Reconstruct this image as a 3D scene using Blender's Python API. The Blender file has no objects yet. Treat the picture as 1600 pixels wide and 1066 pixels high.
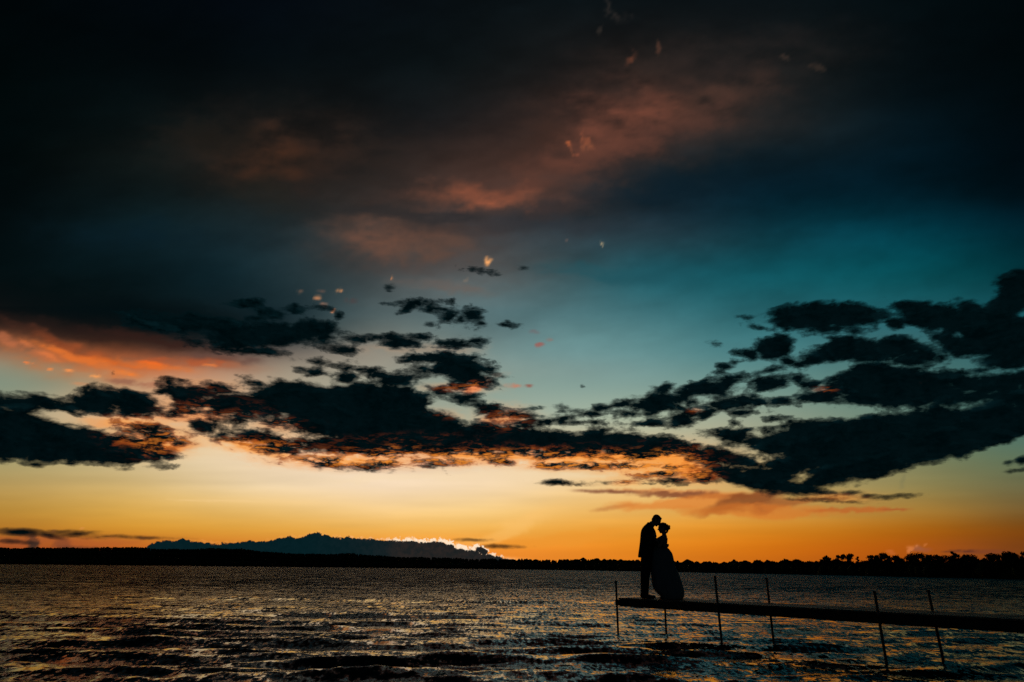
import bpy, bmesh, math, random
import numpy as np
from mathutils import Vector, Matrix

# ------------------------------------------------------------------ camera, world, sun, exposure
S = bpy.context.scene
COL = S.collection
S.render.resolution_x, S.render.resolution_y = 1024, 682
F_PX = 1067.0                      # focal length in photograph pixels (24 mm on a 36 mm frame)
CAM_H = 1.40                       # eye height over the water
PITCH, ROLL = math.radians(18.45), math.radians(0.57)
cam_d = bpy.data.cameras.new('camera')
cam_d.sensor_width = 36.0
cam_d.lens = 36.0 * F_PX / 1600.0
cam_d.clip_start, cam_d.clip_end = 0.1, 60000.0
cam = bpy.data.objects.new('camera', cam_d)
COL.objects.link(cam)
MC = Matrix.Rotation(math.pi / 2 + PITCH, 4, 'X') @ Matrix.Rotation(ROLL, 4, 'Z')
cam.matrix_world = Matrix.Translation((0, 0, CAM_H)) @ MC
S.camera = cam
M3 = np.array(MC.to_3x3())

SUN_AZ, SUN_EL = math.radians(-6.0), math.radians(1.2)   # behind the cloud bank on the horizon
world = bpy.data.worlds.new('World')
S.world = world
world.use_nodes = True
wn = world.node_tree
st = wn.nodes.new('ShaderNodeTexSky')
st.sky_type = 'NISHITA'
st.sun_disc = False
st.sun_elevation = SUN_EL
st.sun_rotation = SUN_AZ
bg = wn.nodes['Background']
wn.links.new(st.outputs[0], bg.inputs['Color'])
bg.inputs['Strength'].default_value = 0.01
sun_d = bpy.data.lights.new('sun', 'SUN')
sun_d.energy = 0.006                # it has set behind the cloud bank: only its last reddish light is left
sun_d.angle = math.radians(10)
sun_d.color = (1.0, 0.55, 0.25)
sun = bpy.data.objects.new('sun', sun_d)
COL.objects.link(sun)
sdir = Vector((math.sin(SUN_AZ) * math.cos(SUN_EL), math.cos(SUN_AZ) * math.cos(SUN_EL), math.sin(SUN_EL)))
sun.rotation_euler = sdir.to_track_quat('Z', 'Y').to_euler()
S.view_settings.view_transform = 'Standard'
S.view_settings.look = 'None'
S.view_settings.exposure = 0.0
S.view_settings.gamma = 1.0
S.cycles.use_denoising = False
S.cycles.max_bounces = 5
S.cycles.sample_clamp_indirect = 4.0

rng = random.Random(7)
nr = np.random.default_rng(11)

# ------------------------------------------------------------------ helpers
def tag(o, label=None, cat=None, group=None, kind=None):
    if label: o['label'] = label
    if cat: o['category'] = cat
    if group: o['group'] = group
    if kind: o['kind'] = kind
    return o

def link(name, me, mat=None, parent=None, smooth=False):
    o = bpy.data.objects.new(name, me)
    COL.objects.link(o)
    if mat: me.materials.append(mat)
    if parent: o.parent = parent
    if smooth:
        me.polygons.foreach_set('use_smooth', [True] * len(me.polygons))
    return o

def empty(name, loc=(0, 0, 0), rz=0.0):
    o = bpy.data.objects.new(name, None)
    COL.objects.link(o)
    o.location = loc
    o.rotation_euler = (0, 0, rz)
    o.empty_display_size = 0.1
    return o

def mesh_np(name, verts, faces):
    """verts (n,3) array, faces (m,k) array with k = 3 or 4"""
    me = bpy.data.meshes.new(name)
    verts = np.asarray(verts, np.float32); faces = np.asarray(faces, np.int32)
    k = faces.shape[1]
    me.vertices.add(len(verts)); me.vertices.foreach_set('co', verts.ravel())
    me.loops.add(faces.size); me.loops.foreach_set('vertex_index', faces.ravel())
    me.polygons.add(len(faces))
    me.polygons.foreach_set('loop_start', np.arange(0, faces.size, k, dtype=np.int32))
    me.polygons.foreach_set('loop_total', np.full(len(faces), k, np.int32))
    me.update(calc_edges=True)
    return me

def ray(px, py):
    v = M3 @ np.array([(px - 800) / F_PX, -(py - 533) / F_PX, -1.0])
    return v / np.linalg.norm(v)

def on_plane(px, py, z):
    d = ray(px, py)
    t = (z - CAM_H) / d[2]
    return Vector((d[0] * t, d[1] * t, z))

def at_dist(px, dist):
    """ground point in the direction of photo column px (on the horizon) at a distance"""
    d = ray(px, 881 + 0.01 * px)
    h = math.hypot(d[0], d[1])
    return Vector((d[0] / h * dist, d[1] / h * dist, 0))

def height_at(px, py, dist):
    """height over the water seen at photo point (px, py) from a distance"""
    d = ray(px, py)
    return CAM_H + d[2] / math.hypot(d[0], d[1]) * dist

# smooth value noise on arrays
_TAB = nr.random((257, 257)).astype(np.float32)
def vnoise(x, y):
    xi = np.floor(x).astype(int); yi = np.floor(y).astype(int)
    fx = x - xi; fy = y - yi
    fx = fx * fx * fx * (fx * (fx * 6 - 15) + 10); fy = fy * fy * fy * (fy * (fy * 6 - 15) + 10)
    a = _TAB[xi % 257, yi % 257]; b = _TAB[(xi + 1) % 257, yi % 257]
    c = _TAB[xi % 257, (yi + 1) % 257]; d = _TAB[(xi + 1) % 257, (yi + 1) % 257]
    return (a * (1 - fx) + b * fx) * (1 - fy) + (c * (1 - fx) + d * fx) * fy
def fbm(x, y, oct=5, rough=0.55):
    s = 0; a = 1.0; t = 0
    for i in range(oct):
        s = s + a * (vnoise(x * 2.03 ** i + 17.3 * i, y * 2.03 ** i + 31.7 * i) - 0.5)
        t += a; a *= rough
    return s / t * 2

class NT:
    """tiny node-tree writer"""
    def __init__(self, name):
        self.m = bpy.data.materials.new(name); self.m.use_nodes = True
        self.t = self.m.node_tree; self.n = self.t.nodes; self.n.clear()
    def new(self, kind, **kw):
        nd = self.n.new(kind)
        for k, v in kw.items(): setattr(nd, k, v)
        return nd
    def put(self, sock, v):
        if isinstance(v, bpy.types.NodeSocket): self.t.links.new(v, sock)
        elif v is not None: sock.default_value = v
    def math(self, op, a, b=None, c=None, clamp=False):
        nd = self.new('ShaderNodeMath', operation=op, use_clamp=clamp)
        self.put(nd.inputs[0], a); self.put(nd.inputs[1], b); self.put(nd.inputs[2], c)
        return nd.outputs[0]
    def vmath(self, op, a, b=None):
        nd = self.new('ShaderNodeVectorMath', operation=op)
        self.put(nd.inputs[0], a); self.put(nd.inputs[1], b)
        return nd.outputs[0]
    def attr(self, name, color=False):
        nd = self.new('ShaderNodeAttribute', attribute_name=name)
        return nd.outputs['Color' if color else 'Fac']
    def noise(self, vec, scale, detail=5, rough=0.55, dist=0.0, out='Fac'):
        nd = self.new('ShaderNodeTexNoise')
        self.put(nd.inputs['Vector'], vec)
        nd.inputs['Scale'].default_value = scale; nd.inputs['Detail'].default_value = detail
        nd.inputs['Roughness'].default_value = rough; nd.inputs['Distortion'].default_value = dist
        return nd.outputs[out]
    def step(self, x, a, b):
        nd = self.new('ShaderNodeMapRange', interpolation_type='SMOOTHSTEP')
        self.put(nd.inputs['Value'], x); self.put(nd.inputs['From Min'], a); self.put(nd.inputs['From Max'], b)
        return nd.outputs['Result']
    def mix(self, f, a, b, mode='MIX'):
        nd = self.new('ShaderNodeMix', data_type='RGBA', blend_type=mode)
        self.put(nd.inputs[0], f); self.put(nd.inputs[6], a); self.put(nd.inputs[7], b)
        return nd.outputs[2]
    def surface(self, sh):
        o = self.new('ShaderNodeOutputMaterial'); self.t.links.new(sh, o.inputs['Surface'])
        return self.m

def lin(c):
    c = np.asarray(c, float) / 255.0
    return np.where(c <= 0.04045, c / 12.92, ((c + 0.055) / 1.055) ** 2.4)
def rgba(r, g, b):
    v = lin((r, g, b)); return (float(v[0]), float(v[1]), float(v[2]), 1.0)

def matte(name, col, rough=0.7, var=0.3, scale=8.0, bump=0.0, spec=0.3):
    """principled with a little procedural colour variation"""
    t = NT(name)
    tc = t.new('ShaderNodeTexCoord').outputs['Object']
    n = t.noise(tc, scale, 6, 0.6)
    a = tuple(c * (1 - var) for c in col[:3]) + (1,); b = tuple(min(1, c * (1 + var)) for c in col[:3]) + (1,)
    p = t.new('ShaderNodeBsdfPrincipled')
    t.put(p.inputs['Base Color'], t.mix(n, a, b))
    p.inputs['Roughness'].default_value = rough
    p.inputs['Specular IOR Level'].default_value = spec
    if bump:
        bn = t.new('ShaderNodeBump'); bn.inputs['Distance'].default_value = bump
        t.put(bn.inputs['Height'], n); t.put(p.inputs['Normal'], bn.outputs[0])
    return t.surface(p.outputs[0])

# ------------------------------------------------------------------ SKY
# colours of the clear sky and of the high veil, by direction
CX0, CX1, CY0, CY1, CS = -360, 1960, -500, 930, 2.0
gx = np.arange(CX0, CX1 + 1, CS); gy = np.arange(CY0, CY1 + 1, CS)
GX, GY = np.meshgrid(gx, gy)
ROWS = {
 -500: [(0, (1, 5, 8)), (800, (3, 8, 11)), (1600, (1, 8, 12))],
 -150: [(0, (1, 5, 7)), (800, (6, 12, 16)), (1600, (1, 10, 15))],
 0: [(0, (1, 6, 8)), (400, (3, 8, 14)), (800, (10, 17, 20)), (1200, (10, 16, 19)), (1450, (3, 11, 14)), (1600, (1, 6, 8))],
 100: [(0, (1, 7, 8)), (400, (4, 10, 13)), (700, (11, 18, 20)), (900, (26, 25, 25)), (1050, (32, 29, 28)), (1300, (15, 22, 24)), (1450, (4, 13, 17)), (1600, (1, 7, 9))],
 200: [(0, (1, 8, 9)), (250, (8, 16, 17)), (430, (22, 23, 22)), (650, (20, 22, 24)), (850, (48, 37, 34)), (1000, (64, 44, 39)), (1100, (50, 42, 39)), (1250, (28, 35, 38)), (1400, (5, 20, 27)), (1500, (2, 13, 18)), (1600, (1, 8, 12))],
 250: [(0, (1, 9, 10)), (250, (16, 20, 19)), (440, (38, 31, 27)), (560, (27, 28, 28)), (760, (62, 44, 38)), (900, (58, 43, 39)), (1020, (36, 38, 40)), (1150, (12, 28, 36)), (1400, (3, 22, 31)), (1500, (1, 15, 22)), (1600, (1, 10, 15))],
 300: [(0, (2, 10, 12)), (250, (12, 21, 22)), (500, (36, 33, 31)), (640, (44, 38, 36)), (740, (76, 53, 46)), (840, (74, 53, 46)), (920, (42, 43, 46)), (1020, (16, 32, 42)), (1200, (4, 27, 38)), (1400, (2, 25, 35)), (1500, (1, 19, 27)), (1600, (1, 13, 19))],
 340: [(0, (3, 12, 14)), (250, (11, 26, 30)), (450, (26, 34, 36)), (620, (50, 44, 42)), (760, (44, 46, 50)), (900, (34, 46, 54)), (1050, (24, 44, 55)), (1180, (8, 42, 54)), (1300, (3, 46, 58)), (1500, (1, 36, 47)), (1600, (1, 22, 31))],
 370: [(0, (3, 13, 15)), (200, (10, 28, 34)), (450, (26, 40, 45)), (600, (66, 56, 52)), (700, (68, 60, 58)), (800, (52, 57, 61)), (950, (44, 60, 68)), (1080, (34, 60, 70)), (1200, (14, 62, 74)), (1400, (3, 60, 72)), (1520, (1, 46, 56)), (1600, (1, 30, 38))],
 430: [(0, (3, 13, 15)), (200, (7, 23, 27)), (350, (12, 33, 40)), (500, (40, 54, 58)), (650, (76, 78, 78)), (750, (84, 88, 88)), (850, (70, 90, 94)), (950, (34, 84, 94)), (1000, (20, 86, 98)), (1200, (12, 82, 92)), (1400, (6, 74, 82)), (1520, (3, 58, 64)), (1600, (2, 42, 48))],
 490: [(0, (14, 14, 14)), (200, (6, 16, 18)), (450, (20, 38, 44)), (600, (80, 96, 97)), (700, (82, 106, 109)), (900, (70, 118, 124)), (1000, (60, 118, 126)), (1150, (40, 102, 110)), (1500, (30, 90, 98)), (1600, (22, 80, 88))],
 520: [(0, (84, 52, 40)), (100, (36, 26, 23)), (250, (14, 18, 20)), (450, (30, 44, 48)), (600, (105, 112, 106)), (800, (92, 126, 128)), (900, (86, 132, 134)), (1000, (80, 132, 136)), (1150, (58, 118, 124)), (1500, (50, 100, 106)), (1600, (34, 86, 92))],
 550: [(0, (165, 122, 92)), (70, (160, 98, 64)), (160, (120, 66, 42)), (260, (85, 54, 42)), (360, (84, 66, 60)), (450, (100, 92, 85)), (600, (150, 142, 126)), (800, (108, 142, 140)), (900, (102, 146, 146)), (1000, (96, 144, 145)), (1150, (74, 130, 134)), (1400, (68, 114, 114)), (1600, (42, 92, 96))],
 575: [(0, (140, 146, 126)), (70, (158, 134, 104)), (160, (190, 118, 74)), (260, (196, 120, 82)), (360, (165, 125, 100)), (450, (150, 140, 122)), (600, (155, 150, 134)), (800, (128, 152, 144)), (1000, (112, 150, 147)), (1150, (92, 138, 136)), (1400, (80, 122, 118)), (1600, (50, 96, 98))],
 600: [(0, (128, 145, 126)), (70, (134, 142, 122)), (160, (172, 146, 112)), (260, (200, 152, 116)), (360, (190, 160, 132)), (450, (170, 158, 135)), (700, (140, 156, 142)), (850, (132, 160, 150)), (1000, (126, 158, 150)), (1150, (112, 148, 140)), (1400, (90, 128, 120)), (1600, (56, 100, 98))],
 650: [(0, (160, 150, 118)), (100, (205, 180, 142)), (200, (226, 178, 135)), (300, (228, 178, 132)), (450, (175, 165, 142)), (700, (158, 166, 146)), (850, (164, 178, 158)), (1000, (166, 180, 156)), (1150, (156, 166, 144)), (1300, (122, 142, 124)), (1600, (72, 110, 102))],
 690: [(0, (150, 146, 108)), (150, (188, 170, 130)), (300, (232, 200, 155)), (450, (232, 200, 160)), (700, (220, 195, 155)), (1000, (200, 190, 155)), (1150, (180, 172, 138)), (1300, (135, 145, 118)), (1450, (105, 125, 100)), (1600, (82, 112, 98))],
 720: [(0, (162, 152, 106)), (150, (192, 176, 130)), (300, (230, 207, 168)), (450, (239, 214, 182)), (600, (240, 216, 186)), (800, (235, 210, 174)), (1000, (222, 192, 146)), (1150, (196, 170, 124)), (1300, (152, 148, 112)), (1450, (124, 130, 94)), (1600, (92, 110, 84))],
 760: [(0, (178, 148, 86)), (200, (208, 176, 112)), (400, (238, 212, 170)), (600, (246, 220, 188)), (800, (243, 214, 172)), (1000, (234, 196, 130)), (1150, (208, 168, 104)), (1300, (166, 148, 94)), (1450, (140, 128, 78)), (1600, (106, 103, 70))],
 800: [(0, (186, 138, 55)), (200, (214, 164, 74)), (400, (237, 190, 108)), (600, (246, 205, 138)), (750, (247, 206, 134)), (900, (242, 188, 102)), (1100, (226, 168, 80)), (1300, (190, 142, 66)), (1450, (164, 120, 50)), (1600, (116, 88, 45))],
 830: [(0, (184, 118, 38)), (200, (208, 142, 42)), (400, (228, 162, 60)), (600, (241, 178, 80)), (750, (244, 180, 80)), (900, (238, 162, 58)), (1100, (226, 142, 38)), (1300, (200, 120, 24)), (1450, (168, 94, 14)), (1600, (122, 66, 14))],
 855: [(0, (158, 74, 36)), (150, (176, 84, 34)), (250, (194, 102, 34)), (400, (215, 125, 42)), (700, (243, 144, 48)), (850, (240, 144, 44)), (1000, (230, 136, 32)), (1200, (208, 112, 18)), (1400, (172, 84, 14)), (1500, (150, 76, 26)), (1600, (118, 62, 22))],
 905: [(0, (140, 62, 36)), (250, (180, 86, 36)), (400, (205, 110, 42)), (700, (238, 134, 52)), (1000, (222, 118, 30)), (1400, (170, 76, 18)), (1600, (112, 58, 24))],
}
ry = sorted(ROWS)
tab = np.zeros((len(ry), len(gx), 3))
for i, y in enumerate(ry):
    xs = [p[0] for p in ROWS[y]]
    for c in range(3):
        tab[i, :, c] = np.interp(gx, xs, [p[1][c] for p in ROWS[y]])
canvas = np.zeros((len(gy), len(gx), 3))
k = np.clip(np.searchsorted(ry, gy, side='right') - 1, 0, len(ry) - 2)
rya = np.array(ry, float)
f = np.clip((gy - rya[k]) / (rya[k + 1] - rya[k]), 0, 1)
canvas = tab[k] * (1 - f)[:, None, None] + tab[k + 1] * f[:, None, None]

def blur(a, sx, sy):
    for ax, s in ((1, sx), (0, sy)):
        s = s / CS
        r = int(3 * s); kx = np.arange(-r, r + 1); w = np.exp(-kx ** 2 / (2 * s * s)); w /= w.sum()
        pad = [(0, 0)] * a.ndim; pad[ax] = (r, r)
        p = np.pad(a, pad, mode='edge')
        out = np.zeros_like(a)
        for j, ww in enumerate(w):
            out += ww * (p[j:j + a.shape[0]] if ax == 0 else p[:, j:j + a.shape[1]])
        a = out
    return a
gw = .2 * np.exp(-((GX - 850) / 260) ** 2 - ((GY - 500) / 120) ** 2)[..., None]
canvas = canvas * (1 - gw) + canvas.mean(-1, keepdims=True) * 1.04 * gw
hi = GY[:, :1] < 480
canvas = np.where(hi[..., None], blur(canvas, 34, 16), blur(canvas, 30, 7))

# slow unevenness of the veil
n1 = fbm(GX / 230, GY / 90 + GX / 900, 6, 0.6)
amp = np.clip((620 - GY) / 300, 0, 1) * 0.42
canvas *= (1 + amp * n1)[..., None]
n1b = fbm(GX / 210 + 9, GY / 17 + 4, 5, 0.5)
canvas *= (1 + 0.05 * n1b * np.clip((GY - 640) / 100, 0, 1))[..., None]

WX = GX + 26 * fbm(GX / 70, GY / 40, 5, 0.6); WY = GY + 12 * fbm(GX / 60 + 50, GY / 28 + 9, 5, 0.6)
wx = GX + 7 * fbm(GX / 14, GY / 9, 4, 0.65); wy = GY + 4.5 * fbm(GX / 14 + 50, GY / 8 + 9, 4, 0.65)
FM = fbm(GX / 46 + 5, GY / 16 + 2, 5, .6)
FN = fbm(GX / 7, GY / 5, 3, .7)
def edist(cx, cy, rx, ry_, rot, X, Y):
    a = math.radians(rot); ca, sa = math.cos(a), math.sin(a)
    u = (X - cx) * ca + (Y - cy) * sa; v = -(X - cx) * sa + (Y - cy) * ca
    return np.sqrt((u / rx) ** 2 + (v / ry_) ** 2)
# soft lit veils: cx, cy, rx, ry, tilt, colour, opacity
VEIL = [
 (480, 235, 280, 76, 4, (50, 38, 33), .6), (1000, 180, 340, 100, -16, (66, 48, 42), .65), (740, 330, 270, 66, -4, (72, 54, 48), .6), (650, 400, 220, 40, 6, (84, 66, 60), .45), (1150, 100, 240, 60, -10, (34, 32, 32), .5),
 (430, 245, 110, 46, -6, (70, 43, 30), .75), (340, 225, 120, 34, 6, (38, 32, 27), .5), (330, 215, 90, 30, 5, (24, 23, 20), .5), (400, 300, 90, 30, 10, (38, 34, 28), .4),
 (765, 308, 130, 22, 2, (160, 90, 64), .85), (735, 300, 70, 22, -8, (112, 66, 50), .5), (820, 285, 60, 45, -25, (98, 60, 48), .45),
 (985, 190, 130, 66, -12, (122, 70, 54), .75), (940, 240, 110, 30, -12, (92, 56, 46), .5), (1120, 160, 130, 44, -18, (82, 56, 46), .55),
 (1010, 110, 110, 60, 10, (50, 40, 36), .45), (860, 215, 60, 60, 0, (58, 40, 34), .5), (1260, 110, 60, 18, 8, (30, 32, 32), .5),
 (610, 372, 140, 32, 6, (124, 82, 64), .65), (690, 392, 90, 24, 4, (98, 72, 60), .5), (690, 450, 80, 10, 5, (112, 90, 80), .4),
 (1070, 285, 150, 34, -16, (8, 27, 37), .6), (1000, 300, 110, 22, -10, (18, 34, 44), .5), (640, 335, 120, 10, 3, (38, 40, 42), .5),
 (860, 352, 180, 14, 2, (42, 50, 58), .5), (950, 425, 120, 12, 4, (30, 82, 92), .5), (700, 335, 60, 8, 3, (40, 42, 46), .4),
 (200, 370, 160, 30, 3, (10, 30, 40), .5), (80, 450, 200, 24, 2, (3, 14, 16), .6),
 (200, 490, 260, 26, 4, (3, 14, 17), .85), (60, 505, 120, 12, 12, (34, 24, 22), .6), (330, 515, 200, 16, 4, (3, 15, 18), .75),
 (60, 522, 90, 8, 22, (70, 40, 30), .8), (130, 545, 80, 8, 18, (120, 58, 34), .6),
 (60, 556, 160, 28, 18, (200, 108, 58), .6), (170, 562, 180, 26, 12, (196, 100, 52), .6), (300, 566, 120, 14, 6, (150, 84, 56), .5), (20, 536, 60, 10, 26, (190, 110, 74), .5),
 (125, 560, 80, 9, 18, (236, 118, 46), .6), (215, 567, 90, 8, 9, (240, 112, 38), .6), (60, 548, 46, 6, 28, (232, 124, 66), .5),
 (290, 566, 70, 7, 6, (190, 88, 46), .5), (240, 532, 130, 10, 8, (52, 30, 25), .6), (350, 562, 60, 9, 5, (92, 66, 60), .5),
 (108, 579, 13, 2.4, 4, (255, 150, 78), .9), (148, 588, 11, 2.6, 0, (255, 162, 88), .9), (42, 567, 8, 2.4, 10, (245, 130, 66), .9), (76, 577, 5, 3, 0, (250, 140, 70), .8),
 (195, 583, 26, 4, 10, (245, 128, 52), .7), (330, 571, 14, 1.8, 5, (250, 130, 60), .8), (236, 567, 34, 3, 6, (245, 110, 40), .6),
 (200, 598, 46, 6, 8, (150, 100, 78), .7), (240, 602, 34, 5, 4, (160, 92, 70), .7), (125, 600, 20, 3, 3, (205, 140, 96), .6),
 (905, 258, 70, 16, -8, (70, 48, 42), .4),
 (886, 225, 7.5, 4.5, 42, (206, 104, 58), .9), (893, 234, 8, 3, 50, (180, 98, 62), .85), (903, 241, 7, 2.6, -12, (176, 92, 62), .85), (917, 230, 11, 5.5, -18, (208, 114, 68), .9), (926, 233, 7, 3, 15, (160, 88, 62), .8), (911, 211, 2.6, 14, 4, (140, 78, 56), .8), (914, 221, 5, 8, -10, (170, 90, 58), .7),
 (978, 92, 8, 20, -6, (104, 60, 44), .85), (1030, 76, 5, 11, 0, (78, 52, 42), .8), (964, 14, 8, 24, 30, (58, 50, 46), .6), (1225, 90, 12, 5, 10, (60, 48, 42), .7), (1275, 105, 18, 6, 15, (54, 44, 38), .7), (938, 46, 4, 7, 30, (50, 44, 40), .7),
 (762, 408, 7, 6.5, -30, (252, 172, 104), 1.), (730, 437, 2.6, 3, 0, (230, 160, 110), .9), (614, 434, 2.6, 3.6, 0, (216, 140, 90), .9),
 (471, 455, 6, 3, -20, (190, 124, 90), .8), (501, 455, 9, 2.6, 5, (120, 88, 74), .6), (530, 455, 10, 3.4, -3, (246, 160, 98), 1.), (498, 466, 8, 4, 5, (214, 142, 96), .8), (521, 487, 3.6, 4, 0, (236, 150, 104), .9), (505, 476, 9, 4, 20, (150, 110, 90), .8), (548, 470, 12, 6, 10, (74, 66, 66), .7),
 (941, 382, 2.6, 5.4, 8, (178, 158, 124), .9), (884, 375, 6, 2.2, 0, (112, 92, 86), .8), (843, 538, 9, 4.5, -10, (160, 92, 84), .8), (836, 518, 12, 4, 10, (116, 96, 98), .5), (858, 531, 8, 3, 0, (150, 110, 100), .5),
 (800, 603, 18, 3.6, 3, (210, 120, 92), .8), (825, 602, 10, 2.4, 3, (150, 80, 66), .9), (745, 602, 34, 9, -25, (232, 128, 92), .85), (770, 590, 30, 6, -14, (222, 142, 110), .7),
 (960, 793, 46, 4, -8, (190, 124, 66), .6), (1035, 768, 120, 5, 1, (206, 128, 70), .7), (1080, 774, 110, 6, 1, (130, 72, 46), .85), (950, 768, 70, 3, 1, (120, 70, 50), .85),
 (1075, 784, 110, 10, -4, (222, 128, 52), .7), (1160, 786, 70, 11, -12, (130, 68, 34), .8), (1220, 790, 60, 8, -6, (150, 76, 36), .65), (1180, 800, 130, 9, 2, (214, 116, 42), .6), (1330, 797, 90, 5, -1, (190, 96, 40), .7), (1398, 796, 30, 2.6, 0, (168, 80, 40), .7),
 (1290, 775, 60, 6, 4, (190, 130, 66), .5), (1410, 752, 5, 16, 16, (120, 116, 82), .45), (1375, 742, 26, 3, 8, (128, 122, 88), .5),
 (720, 745, 260, 7, -1, (246, 218, 176), .4), (380, 783, 160, 2, 1, (246, 206, 142), .5), (900, 757, 60, 3, 2, (196, 160, 112), .5),
 (50, 846, 80, 10, 0, (168, 84, 44), .4), (52, 848, 8, 12, 4, (62, 44, 36), .9), (98, 850, 15, 8, 0, (96, 56, 42), .6), (130, 856, 50, 3, 2, (96, 56, 42), .6), (110, 846, 120, 7, 0, (174, 88, 46), .35), (84, 830, 5, 1.6, 0, (220, 130, 84), .8), (128, 826, 3, 1.4, 0, (236, 150, 100), .8),
 (1438, 860, 24, 6, 0, (160, 84, 46), .9), (1436, 856, 13, 6, 0, (156, 90, 58), .9), (1422, 860, 5, 7, 20, (214, 124, 66), .8), (1446, 851, 3, 2.4, 0, (216, 130, 78), .9), (1432, 853, 5, 1.6, -15, (216, 130, 78), .8), (1393, 862, 8, 5, 20, (205, 110, 58), .5), (1535, 862, 60, 4, 0, (120, 62, 40), .6), (1500, 861, 40, 1.6, 0, (84, 44, 34), .7),
 (640, 705, 70, 4, 3, (236, 132, 62), .8), (760, 712, 110, 5, 2, (250, 150, 76), .85), (880, 716, 90, 4, 1, (252, 168, 92), .8), (960, 713, 110, 6, 1, (250, 146, 66), .9), (1050, 722, 60, 11, 10, (246, 140, 60), .85), (1095, 738, 34, 7, 14, (226, 112, 46), .8),
 (235, 702, 70, 9, -3, (222, 108, 46), .8), (205, 666, 70, 7, 6, (236, 158, 96), .7), (300, 650, 60, 8, 4, (214, 130, 84), .6), (400, 700, 70, 7, 11, (246, 164, 96), .8), (560, 722, 90, 5, 3, (250, 180, 110), .7), (470, 672, 60, 8, 8, (200, 150, 110), .5), (790, 655, 40, 8, 0, (214, 118, 72), .6),
 (920, 245, 130, 50, -26, (100, 62, 50), .65), (1080, 190, 110, 36, -18, (78, 52, 45), .5), (870, 330, 90, 22, -18, (58, 48, 48), .4),
 (760, 838, 120, 12, -20, (252, 190, 100), .35), (820, 815, 90, 16, -22, (252, 202, 124), .3), (860, 845, 120, 10, -6, (236, 150, 48), .5), (750, 872, 90, 4, 1, (255, 168, 90), .8),
]
for (cx, cy, rx, ry_, rot, colr, op) in VEIL:
    X, Y = (WX, WY) if rx > 30 and ry_ > 6 else (wx, wy)
    if ry_ > 15 and cy < 460: X, Y = GX + (WX - GX) * 2.0, GY + (WY - GY) * 2.2
    if ry_ < 5: Y = GY + (wy - GY) * 0.35
    big = ry_ > 12
    kk = 1.25 if ry_ > 6 else 1.0
    d = edist(cx, cy, rx * kk, ry_ * kk, rot, X, Y)
    a = np.clip(1 - d, 0, 1)
    a = a * a * (3 - 2 * a) if big else np.clip(a * 2.2, 0, 1) ** 1.2
    if rx > 25 and 490 < cy < 640: a = a * np.clip(.72 + 1.5 * FM, 0, 1.15)
    elif rx > 40 and cy < 490: a = a * np.clip(.85 + .9 * FM, 0, 1.2)
    a = np.clip(a * op, 0, 1)[..., None]
    if rx < 20 and 120 < cy < 620: a = a * np.clip(0.85 + 1.3 * FN[..., None], 0, 1)
    canvas = canvas * (1 - a) + np.array(colr) * a
canvas = np.clip(canvas, 0, 255)

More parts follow.
